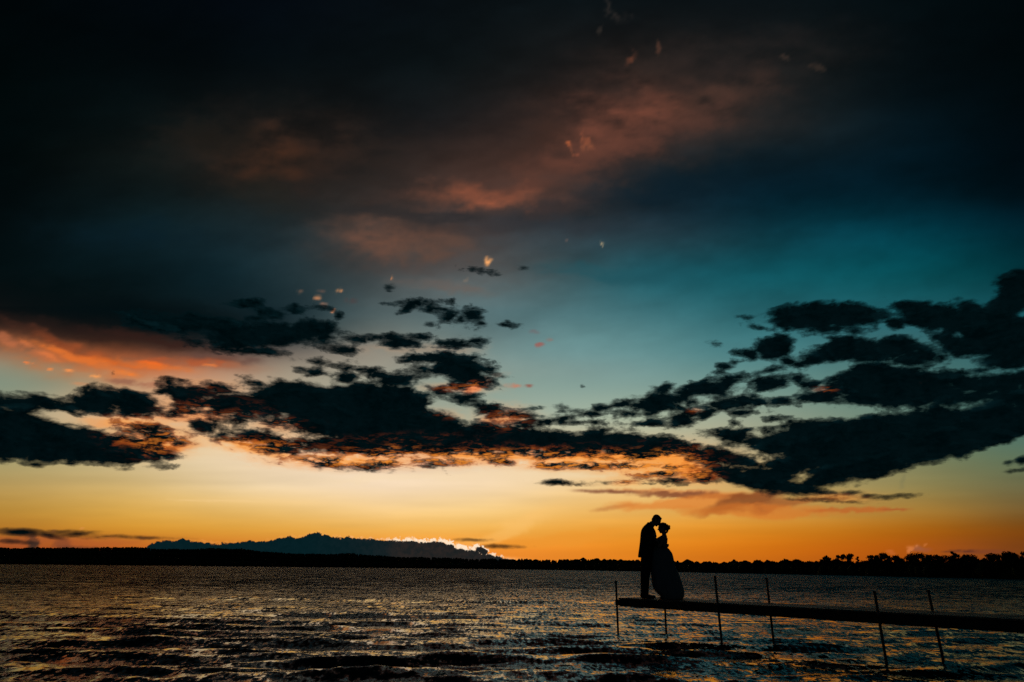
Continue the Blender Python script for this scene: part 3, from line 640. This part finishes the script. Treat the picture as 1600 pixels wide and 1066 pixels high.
# low scrub at the foot of the nearer trees on the right
sp = Soup()
for i in range(17000):
    px = fr.uniform(1180, 1900); D0 = shore_dist(px)
    D = D0 + 3 + abs(fr.gauss(0, 12)); a = col_azimuth(px)
    top = height_at(px, 877.5 + 1.8 * math.sin(px * .09) + 1.5 * math.sin(px * .31 + 1), D)
    z = .2 + (top - .2) * math.sqrt(fr.random())
    sp.leaf(Vector((math.sin(a) * D, math.cos(a) * D, z)), D / 250 * .55, fr)
scrub = link('shoreline_scrub', sp.mesh('shoreline_scrub'), m_leaf)
tag(scrub, 'dense dark scrub along the waterline under the trees on the right', 'scrub', kind='stuff')

# ------------------------------------------------------------------ TREES one can tell apart on the right shore
def cone_tube(bm, a, b, r0, r1, seg=7):
    a = Vector(a); b = Vector(b); d = (b - a).normalized()
    u = d.orthogonal().normalized(); w_ = d.cross(u)
    A = [bm.verts.new(a + (u * math.cos(i * 2 * math.pi / seg) + w_ * math.sin(i * 2 * math.pi / seg)) * r0) for i in range(seg)]
    B = [bm.verts.new(b + (u * math.cos(i * 2 * math.pi / seg) + w_ * math.sin(i * 2 * math.pi / seg)) * r1) for i in range(seg)]
    for i in range(seg):
        bm.faces.new((A[i], A[(i + 1) % seg], B[(i + 1) % seg], B[i]))
    bm.faces.new(A[::-1]); bm.faces.new(B)
def bm_mesh(name, bm):
    me = bpy.data.meshes.new(name); bmesh.ops.recalc_face_normals(bm, faces=bm.faces); bm.to_mesh(me); bm.free(); return me

def make_tree(px, top_y, kind, width_px, label, seed):
    R = random.Random(seed)
    D = shore_dist(px) + R.uniform(7, 16)
    pos = at_dist(px, D)
    gz = ground_z(px, D) * .6
    H = height_at(px, top_y, D) - gz
    w_ = width_px * D / F_PX * .66
    root = empty('shore_tree', (pos.x, pos.y, gz))
    tag(root, label, 'tree', 'trees standing along the right shore')
    bm = bmesh.new()
    lean = R.uniform(-.06, .06)
    tr = max(.09, H * .016)
    pts = [Vector((lean * H * s_, R.uniform(-.02, .02) * H * s_, H * s_ * .9)) for s_ in (0, .3, .6, 1)]
    for i in range(3): cone_tube(bm, pts[i], pts[i + 1] , tr * (1 - i * .28), tr * (1 - (i + 1) * .28))
    # lumps of foliage, each on its own limb
    lumps = []
    if kind == 'ball': spec = [(R.uniform(-.5, .5), R.uniform(.76, .97), R.uniform(.35, .6)) for _ in range(6)] + [(R.uniform(-.2, .2), .6, .3)]
    elif kind == 'round': spec = [(R.uniform(-.75, .75), R.uniform(.5, .95), R.uniform(.3, .5)) for _ in range(11)]
    elif kind == 'column': spec = [(R.uniform(-.4, .4), s_, R.uniform(.4, .7) * (1.1 - .5 * s_)) for s_ in (.35, .48, .6, .7, .8, .88, .96)]
    else: spec = [(R.uniform(-.9, .9), R.uniform(.45, .97), R.uniform(.2, .36)) for _ in range(15)]
    for (lx, lz, lr) in spec:
        c = Vector((lx * w_ + lean * H * lz, R.uniform(-.6, .6) * w_, lz * H))
        c.z = min(c.z, H - lr * w_ * .6)
        lumps.append((c, lr * w_))
        base = Vector((lean * H * (lz * .6), 0, H * max(.2, lz - .28)))
        cone_tube(bm, base, c, tr * .4, tr * .12, 5)
    trunk = link('trunk', bm_mesh('trunk', bm), m_bark, root)
    s_ = Soup()
    leaf = max(.16, D / 250 * .26)
    for (c, r) in lumps:
        n = int(55 + 130 * (r / (leaf * 4)) ** 1.5)
        for _ in range(min(n, 420)):
            d = Vector((R.gauss(0, 1), R.gauss(0, 1), R.gauss(0, 1))).normalized() * (r * R.random() ** .45 * R.uniform(.75, 1.15))
            d.z *= .8
            if R.random() < .12: d *= R.uniform(1.1, 1.5)
            s_.leaf(c + d, leaf, R)
    link('crown', s_.mesh('crown'), m_leaf, root)
TREES = [
 (1292, 871, 'round', 12, 'small rounded tree at the left end of the row of separate trees'),
 (1306, 868, 'open', 18, 'low bushy tree just left of the pair of ball-topped trees'),
 (1319, 865.5, 'ball', 8, 'slim tree with a compact ball top, left one of the ball-topped pair'),
 (1332, 866, 'ball', 10, 'slim tree with a fuller ball top, right one of the ball-topped pair'),
 (1341, 870, 'column', 5, 'very small pointed tree tucked right of the ball-topped pair'),
 (1363, 868, 'open', 14, 'narrow twiggy tree in the middle of a gap in the treeline'),
 (1375, 869, 'round', 9, 'small round tree between two twiggy ones left of the pink cloud'),
 (1387, 864.5, 'ball', 12, 'taller dense-headed tree just left of the small pink cloud'),
 (1400, 871, 'round', 12, 'low tree under the left edge of the small pink cloud'),
 (1412, 869, 'open', 16, 'twiggy tree below the left half of the small pink cloud'),
 (1426, 867, 'round', 16, 'rounded tree below the middle of the small pink cloud'),
 (1440, 865, 'round', 18, 'broad highest tree below the small pink cloud'),
 (1453, 868, 'open', 16, 'loose tree with sky showing through its crown right of the pink cloud'),
 (1467, 868, 'open', 18, 'wide loose tree with a gap of sky on its left'),
 (1482, 869, 'round', 18, 'broad round tree left of the tall leaning one'),
 (1496, 862, 'column', 10, 'tall narrow tree leaning out above the wood'),
 (1503, 867, 'open', 12, 'twiggy tree pressed against the tall narrow one'),
 (1517, 867, 'ball', 15, 'tree with a mushroom-shaped top standing clear on both sides'),
 (1532, 873, 'round', 16, 'low round tree in the dip of the right treeline'),
 (1546, 872, 'round', 16, 'second low tree in the dip of the right treeline'),
 (1560, 866, 'ball', 14, 'round-headed tree at the left of the last high clump'),
 (1571, 864, 'open', 13, 'open-crowned tree in the middle of the last high clump'),
 (1582, 866, 'round', 13, 'dense tree at the right of the last high clump'),
 (1595, 862.5, 'open', 22, 'big dense tree at the right edge of the photo'),
]
for i, (px, ty, kd, wd, lb) in enumerate(TREES):
    make_tree(px, ty, kd, wd, lb, 100 + i)

# ------------------------------------------------------------------ DOCK
DECK_Z = 0.78
m_wood = matte('weathered_deck_wood', (0.10, 0.085, 0.07), 0.55, 0.35, 6.0, 0.002, 0.5)
m_beam = matte('dark_dock_frame', (0.03, 0.028, 0.026), 0.7, 0.3, 6.0, 0.001, 0.2)
m_pipe = matte('galvanised_pipe', (0.10, 0.10, 0.10), 0.5, 0.3, 20.0, 0.0, 0.4)
A0 = on_plane(966, 947.5, DECK_Z - .19)     # near left corner of the dock head, at the foot of its side beam
B0 = on_plane(1600, 990, DECK_Z - .19)
A = Vector((A0.x, A0.y, DECK_Z)); B = Vector((B0.x, B0.y, DECK_Z))
u = (B - A); u.z = 0; u.normalize()
nrm = Vector((u.y, -u.x, 0))               # towards the viewer
if nrm.y > 0: nrm = -nrm
DW = 1.15
A = A - nrm * DW; B = B - nrm * DW
rz = math.atan2(u.y, u.x)
dock = empty('dock', (A.x, A.y, 0), rz)    # local +x along the dock, local -y towards the viewer
tag(dock, 'long narrow dock on thin pipe legs reaching over the water, a couple on its end', 'dock')
LEN = (B - A).length + 3.0
def box(bm, x0, x1, y0, y1, z0, z1, bev=0.0):
    g = bmesh.ops.create_cube(bm, size=1.0)
    for v in g['verts']:
        v.co = Vector(((x0 + x1) / 2 + v.co.x * (x1 - x0), (y0 + y1) / 2 + v.co.y * (y1 - y0), (z0 + z1) / 2 + v.co.z * (z1 - z0)))
    if bev:
        es = set(e for v in g['verts'] for e in v.link_edges)
        bmesh.ops.bevel(bm, geom=list(es), offset=bev, segments=1, affect='EDGES')
R = random.Random(21)
bm = bmesh.new(); x = 0.0; bw = 0.14
while x < LEN:
    dz = R.uniform(-.003, .003)
    box(bm, x + .004, x + bw - .004, -DW + R.uniform(-.006, .006), R.uniform(-.006, .006), DECK_Z - .032 + dz, DECK_Z + dz, .003)
    x += bw
link('decking', bm_mesh('decking', bm), m_wood, dock)
for yy in (-DW + .02, -.06):
    bm = bmesh.new(); box(bm, .02, LEN - .1, yy, yy + .04, DECK_Z - .19, DECK_Z - .036, .004)
    link('side_beam', bm_mesh('side_beam', bm), m_beam, dock)
bm = bmesh.new()
x = .075
while x < LEN - .2:
    box(bm, x, x + .04, -DW + .062, -.062, DECK_Z - .18, DECK_Z - .037, .003); x += 1.2
link('cross_beams', bm_mesh('cross_beams', bm), m_beam, dock)
Mi = Matrix.Rotation(-rz, 3, 'Z')
def dock_x(px, y_off):
    """distance along the dock at which its edge at local y crosses photo column px"""
    lo, hi = -2.0, 14.0
    for _ in range(40):
        mid = (lo + hi) / 2
        w_ = A + u * mid + Vector((-u.y, u.x, 0)) * y_off
        l = M3.T @ np.array([w_.x, w_.y, DECK_Z - CAM_H])
        x_ = 800 + F_PX * l[0] / -l[2]
        if x_ < px: lo = mid
        else: hi = mid
    return (lo + hi) / 2
# (photo column at deck level, local y, height of the top over the deck, lean x, lean y, bracket)
LEGS = [(963.5, -DW - .03, .36, -.01, .0), (1038, .03, -.02, .01, .0), (1121.5, -DW - .03, .50, -.035, .0), (1202, .03, .47, -.02, .01), (1372, -DW - .03, .30, -.02, .0), (1458, .03, .32, -.045, .0)]
for (px, yy, th_, lx, ly) in LEGS:
    lx0 = dock_x(px, yy)
    bm = bmesh.new()
    top = Vector((lx0 + lx * .5, yy + ly * .5, DECK_Z + th_)); bot = Vector((lx0 - lx * 1.6, yy - ly * 1.6, -1.1))
    cone_tube(bm, bot, top, .024, .024, 12)
    lg = link('leg', bm_mesh('leg', bm), m_pipe, dock)
    sgn = 1 if yy < -.5 else -1
    bm = bmesh.new()
    box(bm, lx0 - .05, lx0 + .05, min(yy, yy + sgn * .045), max(yy, yy + sgn * .045) , DECK_Z - .17, DECK_Z - .04, .006)
    cone_tube(bm, (lx0, yy, DECK_Z - .165), (lx0, yy, DECK_Z - .045), .036, .036, 12)
    link('bracket', bm_mesh('bracket', bm), m_beam, lg)
    if th_ > 0:
        bm = bmesh.new(); cone_tube(bm, top - Vector((0, 0, .012)), top + Vector((0, 0, .02)), .03, .026, 12)
        link('cap', bm_mesh('cap', bm), m_beam, lg)


# ------------------------------------------------------------------ PEOPLE on the dock's end
PSC = 1.035
MAN_PERP = .92                           # he stands just inside the near edge of the deck
lo, hi = 0.0, 4.0
for _ in range(40):
    mid = (lo + hi) / 2; FOOT = A + u * mid + nrm * MAN_PERP
    l = M3.T @ np.array([FOOT.x, FOOT.y, DECK_Z - CAM_H])
    if 800 + F_PX * l[0] / -l[2] < 1011: lo = mid
    else: hi = mid
FOOT.z = DECK_Z + .004
face_az = math.atan2(FOOT.x, FOOT.y)
PROT = -face_az                          # local +x is to the viewer's right, local +y away from the viewer
m_skin = matte('skin', (0.35, 0.2, 0.14), .55, .1, 20, spec=.3)
m_suit = matte('dark_suit_cloth', (0.012, 0.013, 0.018), .9, .25, 60, .0004, .15)
m_shirt = matte('white_shirt', (0.55, 0.55, 0.55), .8, .05, 30, spec=.2)
m_hair = matte('dark_hair', (0.02, 0.013, 0.009), .6, .4, 40, .002, .3)
m_gown = matte('gown_cloth', (0.2, 0.21, 0.21), .85, .08, 30, .0006, .2)
m_shoe = matte('black_shoe_leather', (0.01, 0.01, 0.01), .35, .1, 20, spec=.5)

WOMAN = [None]
class Clay:
    """overlapping solid forms, fused into one continuous skin by a voxel remesh"""
    def __init__(s): s.bm = bmesh.new()
    def cap(s, a, b, r0, r1, seg=14):
        cone_tube(s.bm, a, b, r0, r1, seg); s.ball(a, (r0,) * 3); s.ball(b, (r1,) * 3)
    def chain(s, pts):
        for (a, ra), (b, rb) in zip(pts[:-1], pts[1:]): s.cap(a, b, ra, rb)
    def ball(s, c, r, rot=None):
        g = bmesh.ops.create_icosphere(s.bm, subdivisions=3, radius=1.0)
        for v in g['verts']:
            p_ = Vector((v.co.x * r[0], v.co.y * r[1], v.co.z * r[2]))
            if rot is not None: p_ = rot @ p_
            v.co = p_ + Vector(c)
    def loft(s, secs, seg=28, pw=2.3, fold=None):
        rings = []
        for (z, x0, x1, hy) in secs:
            ring = []
            for i in range(seg):
                a = 2 * math.pi * i / seg; ca, sa = math.cos(a), math.sin(a)
                ex = abs(ca) ** (2 / pw) * (1 if ca > 0 else -1); ey = abs(sa) ** (2 / pw) * (1 if sa > 0 else -1)
                k_ = 1 + (fold(a, z) if fold else 0)
                ring.append(s.bm.verts.new(((x0 + x1) / 2 + ex * (x1 - x0) / 2 * k_, ey * hy * k_, z)))
            rings.append(ring)
        for r0, r1 in zip(rings[:-1], rings[1:]):
            for i in range(seg): s.bm.faces.new((r0[i], r0[(i + 1) % seg], r1[(i + 1) % seg], r1[i]))
        s.bm.faces.new(rings[0][::-1]); s.bm.faces.new(rings[-1])
    def done(s, name, mat, parent, voxel=.008, smooth=3):
        bmesh.ops.recalc_face_normals(s.bm, faces=s.bm.faces)
        me = bpy.data.meshes.new(name + '_clay'); s.bm.to_mesh(me); s.bm.free()
        tmp = bpy.data.objects.new('tmp', me); COL.objects.link(tmp)
        md = tmp.modifiers.new('r', 'REMESH'); md.mode = 'VOXEL'; md.voxel_size = voxel; md.use_smooth_shade = True
        if smooth:
            sm = tmp.modifiers.new('s', 'SMOOTH'); sm.factor = .5; sm.iterations = smooth
        dg = bpy.context.evaluated_depsgraph_get()
        out = bpy.data.meshes.new_from_object(tmp.evaluated_get(dg))
        bpy.data.objects.remove(tmp); bpy.data.meshes.remove(me)
        co = np.empty(len(out.vertices) * 3, np.float32); out.vertices.foreach_get('co', co); co = co.reshape(-1, 3)
        co[:, 0] += .054 * co[:, 2] - (np.interp(co[:, 2], [0, 1.0, 1.5], [.022, .015, -.006]) if parent is WOMAN[0] else 0)
        out.vertices.foreach_set('co', co.ravel())
        out.name = name; out.materials.clear()
        return link(name, out, mat, parent, smooth=True)

def head(cl, c, pitch, face, k=1.0):
    """head with brow, eyes, nose, lips, chin, jaw and ears; face = +1 looks to local +x, -1 to -x"""
    R3 = Matrix.Rotation(pitch * face, 3, 'Y')
    def at(x, y, z): return Vector(c) + R3 @ Vector((x * face * k, y * k, z * k))
    def bl(x, y, z, r): cl.ball(at(x, y, z), tuple(q * k for q in r), R3)
    bl(-.008, 0, .03, (.095, .075, .088)); bl(.02, 0, -.025, (.068, .062, .085)); bl(.045, 0, -.085, (.030, .034, .026))
    bl(.02, 0, -.07, (.05, .05, .035)); bl(.078, 0, .028, (.014, .045, .012))
    cl.cap(at(.083, 0, .015), at(.104, 0, -.018), .007 * k, .012 * k); bl(.092, .009, -.022, (.010, .008, .007)); bl(.092, -.009, -.022, (.010, .008, .007))
    bl(.082, 0, -.044, (.012, .022, .0055)); bl(.080, 0, -.054, (.012, .019, .006))
    for sy in (-1, 1):
        bl(.072, .030 * sy, .008, (.013, .016, .008)); bl(.055, .045 * sy, -.02, (.02, .018, .018)); bl(-.012, .076 * sy, -.005, (.017, .008, .030))
    return at

def hand(cl, wrist, fwd, nrm_, thumb, curl=.5, k=1.0):
    """palm, four unequal curled fingers and a thumb from the side of the palm"""
    f_ = Vector(fwd).normalized(); n_ = Vector(nrm_); n_ = (n_ - f_ * n_.dot(f_)).normalized(); sd_ = Vector(thumb); sd_ = (sd_ - f_ * sd_.dot(f_) - n_ * sd_.dot(n_)).normalized()
    w_ = Vector(wrist)
    for q in (-.027, -.009, .009, .027):
        cl.cap(w_ + sd_ * q * .6 * k, w_ + (f_ * .088 + sd_ * q) * k, .014 * k, .0115 * k, 10)
    for q, L in ((.028, .070), (.0095, .080), (-.0095, .074), (-.028, .058)):
        p0 = w_ + (f_ * .088 + sd_ * q) * k; d = f_.copy(); r = .0095 * k
        for j, part in enumerate((.45, .31, .24)):
            d = (d + n_ * curl * (.35 + .25 * j)).normalized()
            p1 = p0 + d * L * part * k; cl.cap(p0, p1, r, r * .88, 10); p0 = p1; r *= .88
    p0 = w_ + (f_ * .022 + sd_ * .030) * k; p1 = p0 + (sd_ * .028 + f_ * .030 + n_ * .008) * k; p2 = p1 + (f_ * .030 + sd_ * .008 + n_ * .014) * k
    cl.cap(p0, p1, .0135 * k, .011 * k, 10); cl.cap(p1, p2, .011 * k, .009 * k, 10)

# --- man: dark suit, bends his head to kiss her forehead
man = empty('person', FOOT, PROT); man.scale = (PSC,) * 3
tag(man, 'taller person in a dark suit, bending his head to kiss the other’s forehead', 'person')
b = Clay()
hat = head(b, (.210, 0, 1.672), math.radians(30), 1, 1.07)
b.chain([((.065, 0, 1.50), .062), ((.145, 0, 1.63), .058)])
b.loft([(.86, -.11, .10, .15), (1.0, -.10, .09, .135), (1.15, -.11, .11, .14), (1.32, -.11, .14, .17), (1.44, -.09, .13, .17), (1.52, -.03, .11, .11)])
for sy in (-1, 1):
    b.chain([((-.02, .09 * sy, .88), .082), ((-.03 + .015 * sy, .10 * sy, .48), .055), ((-.075 + .02 * sy, .10 * sy, .10), .040)])
    b.cap((-.07 + .02 * sy, .10 * sy, .055), (.08 + .02 * sy, .11 * sy, .035), .034, .025)
    b.chain([((.01, .19 * sy, 1.45), .052), ((.12, .25 * sy, 1.19), .040), ((.335, .185 * sy, 1.13), .028)])
    hand(b, (.34, .18 * sy, 1.13), (.95, -.35 * sy, -.05), (0.1, -1 * sy, 0), (0, 0, 1), .45)
b.done('body', m_skin, man, .0062, 2)
c = Clay()     # jacket with sleeves
c.loft([(.865, -.200, .150, .205), (.90, -.204, .155, .207), (1.0, -.190, .158, .192), (1.10, -.176, .165, .182), (1.2, -.164, .185, .185), (1.30, -.155, .205, .198), (1.38, -.150, .205, .205), (1.45, -.138, .185, .202), (1.51, -.110, .150, .180), (1.56, -.068, .135, .14), (1.60, -.022, .130, .10), (1.63, .02, .125, .08)])
for sy in (-1, 1):
    c.chain([((.005, .185 * sy, 1.465), .072), ((.105, .255 * sy, 1.19), .058), ((.315, .19 * sy, 1.135), .041)])
    c.ball((-.10, .10 * sy, .90), (.085, .08, .04))
c.ball((.06, 0, 1.585), (.075, .085, .045), Matrix.Rotation(math.radians(32), 3, 'Y'))
c.done('jacket', m_suit, man, .008, 3)
c = Clay()
c.loft([(.72, -.14, .115, .15), (.80, -.145, .125, .165), (.92, -.13, .10, .17), (1.02, -.11, .10, .15)])
for sy in (-1, 1):
    c.chain([((-.012, .085 * sy, .84), .120), ((-.030 + .016 * sy, .10 * sy, .58), .102), ((-.045 + .014 * sy, .10 * sy, .42), .086), ((-.052 + .02 * sy, .10 * sy, .08), .068)])
c.done('trousers', m_suit, man, .009, 3)
c = Clay()
c.cap((.075, 0, 1.565), (.105, 0, 1.605), .068, .062, 20)
c.done('shirt_collar', m_shirt, man, .008, 1)
for sy in (-1, 1):
    c = Clay(); ox = .02 * sy
    c.chain([((-.085 + ox, .10 * sy, .040), .038), ((.02 + ox, .105 * sy, .040), .040), ((.115 + ox, .115 * sy, .032), .036), ((.150 + ox, .12 * sy, .026), .026)])
    c.ball((-.09 + ox, .10 * sy, .075), (.045, .04, .045)); c.loft([(0.0, -.125 + ox, .17 + ox, .001), (.001, -.12 + ox, .165 + ox, .001)], 8)
    sh = c.done('shoe', m_shoe, man, .007, 2)
c = Clay()
R3 = Matrix.Rotation(math.radians(30), 3, 'Y')
c.ball(hat(-.020, 0, .048), (.096, .083, .082), R3); c.ball(hat(-.055, 0, .0), (.058, .074, .072), R3); c.ball(hat(.035, 0, .082), (.050, .060, .028), R3)
for sy in (-1, 1): c.ball(hat(.0, .066 * sy, .02), (.03, .014, .045), R3)
c.done('hair', m_hair, man, .007, 2)

# --- woman: long full gown, hair pinned up in a bun
woman = empty('person', FOOT, PROT); woman.scale = (PSC,) * 3; man.scale = (PSC,) * 3
tag(woman, 'shorter person in a long full gown with hair pinned up in a bun', 'person')
WOMAN[0] = woman
b = Clay()
wat = head(b, (.334, 0, 1.508), math.radians(10), -1, 1.0)
b.chain([((.385, 0, 1.28), .055), ((.372, 0, 1.43), .046)])
b.loft([(.80, .28, .50, .16), (.95, .26, .50, .165), (1.10, .22, .435, .115), (1.2, .21, .445, .13), (1.29, .22, .45, .15), (1.345, .31, .44, .12)])
for sy in (-1, 1):
    b.ball((.385, .145 * sy, 1.30), (.05, .05, .05))
    b.chain([((.38, .155 * sy, 1.30), .043), ((.285, .235 * sy, 1.10), .034), ((.185, .215 * sy, 1.28), .024)])
    hand(b, (.182, .213 * sy, 1.285), (-.25, -.3 * sy, .9), (-.6, -.8 * sy, 0), (1, 0, .2), .35, .88)
    b.chain([((.40, .085 * sy, .86), .075), ((.42, .085 * sy, .47), .050), ((.44, .08 * sy, .10), .034)])
    b.cap((.45, .08 * sy, .05), (.35, .085 * sy, .03), .03, .022)
b.done('body', m_skin, woman, .0062, 2)
c = Clay()
secs = [(.004, .345, .800, .37), (.03, .325, .815, .385), (.07, .290, .826, .39), (.14, .215, .830, .385), (.20, .165, .818, .375), (.30, .128, .790, .36), (.39, .115, .762, .34), (.50, .108, .722, .315),
        (.60, .105, .682, .285), (.68, .100, .645, .255), (.76, .09, .622, .235), (.816, .085, .607, .215), (.90, .09, .590, .20), (.97, .11, .566, .185), (1.04, .13, .512, .155), (1.085, .15, .462, .128), (1.12, .165, .448, .122), (1.18, .175, .455, .132), (1.25, .185, .460, .148), (1.285, .21, .462, .150)]
zs = [q[0] for q in secs]
dense = []
for i in range(70):
    z = .004 + (1.285 - .004) * i / 69
    dense.append(tuple([z] + [float(np.interp(z, zs, [q[j] for q in secs])) for j in (1, 2, 3)]))
def fold(a, z):
    g = max(0.0, (1.02 - z)) ** 1.1
    return -.012 * g + .024 * g * math.sin(11 * a + 1.3 * math.sin(2 * a) + z * .8) + .012 * g * math.sin(23 * a + 2)
c.loft(dense, 160, 2.05, fold)
c.ball((.345, -.06, 1.20), (.105, .07, .05)); c.ball((.30, .06, 1.21), (.06, .06, .05)); c.ball((.30, -.06, 1.21), (.06, .06, .05))
c.done('gown', m_gown, woman, .0085, 1)
c = Clay()
R3 = Matrix.Rotation(math.radians(-10), 3, 'Y')
c.ball(wat(-.014, 0, .045), (.095, .082, .080), R3); c.ball(wat(-.06, 0, .0), (.052, .070, .070), R3); c.ball(wat(.03, 0, .082), (.052, .058, .028), R3)
for sy in (-1, 1): c.ball(wat(.0, .064 * sy, .02), (.032, .014, .042), R3)
rr = random.Random(4)
for i in range(26):            # pinned-up twists of the bun
    a = i * 2.4; q = .030 * math.sqrt(i / 26)
    c.ball((.470 + rr.uniform(-.022, .022), math.cos(a) * q * 1.3, 1.525 + math.sin(a) * q * 1.1), (.026, .020, .024))
for (x_, z_) in ((.452, 1.47), (.445, 1.44), (.432, 1.415), (.44, 1.57), (.40, 1.60)): c.ball((x_, rr.uniform(-.02, .02), z_), (.026, .04, .024))
c.done('hair', m_hair, woman, .006, 5)
for sy in (-1, 1):
    c = Clay(); c.chain([((.45, .08 * sy, .035), .033), ((.385, .085 * sy, .030), .030), ((.325 + .02 * sy, .085 * sy, .022), .020)]); c.done('shoe', m_shoe, woman, .006, 1)
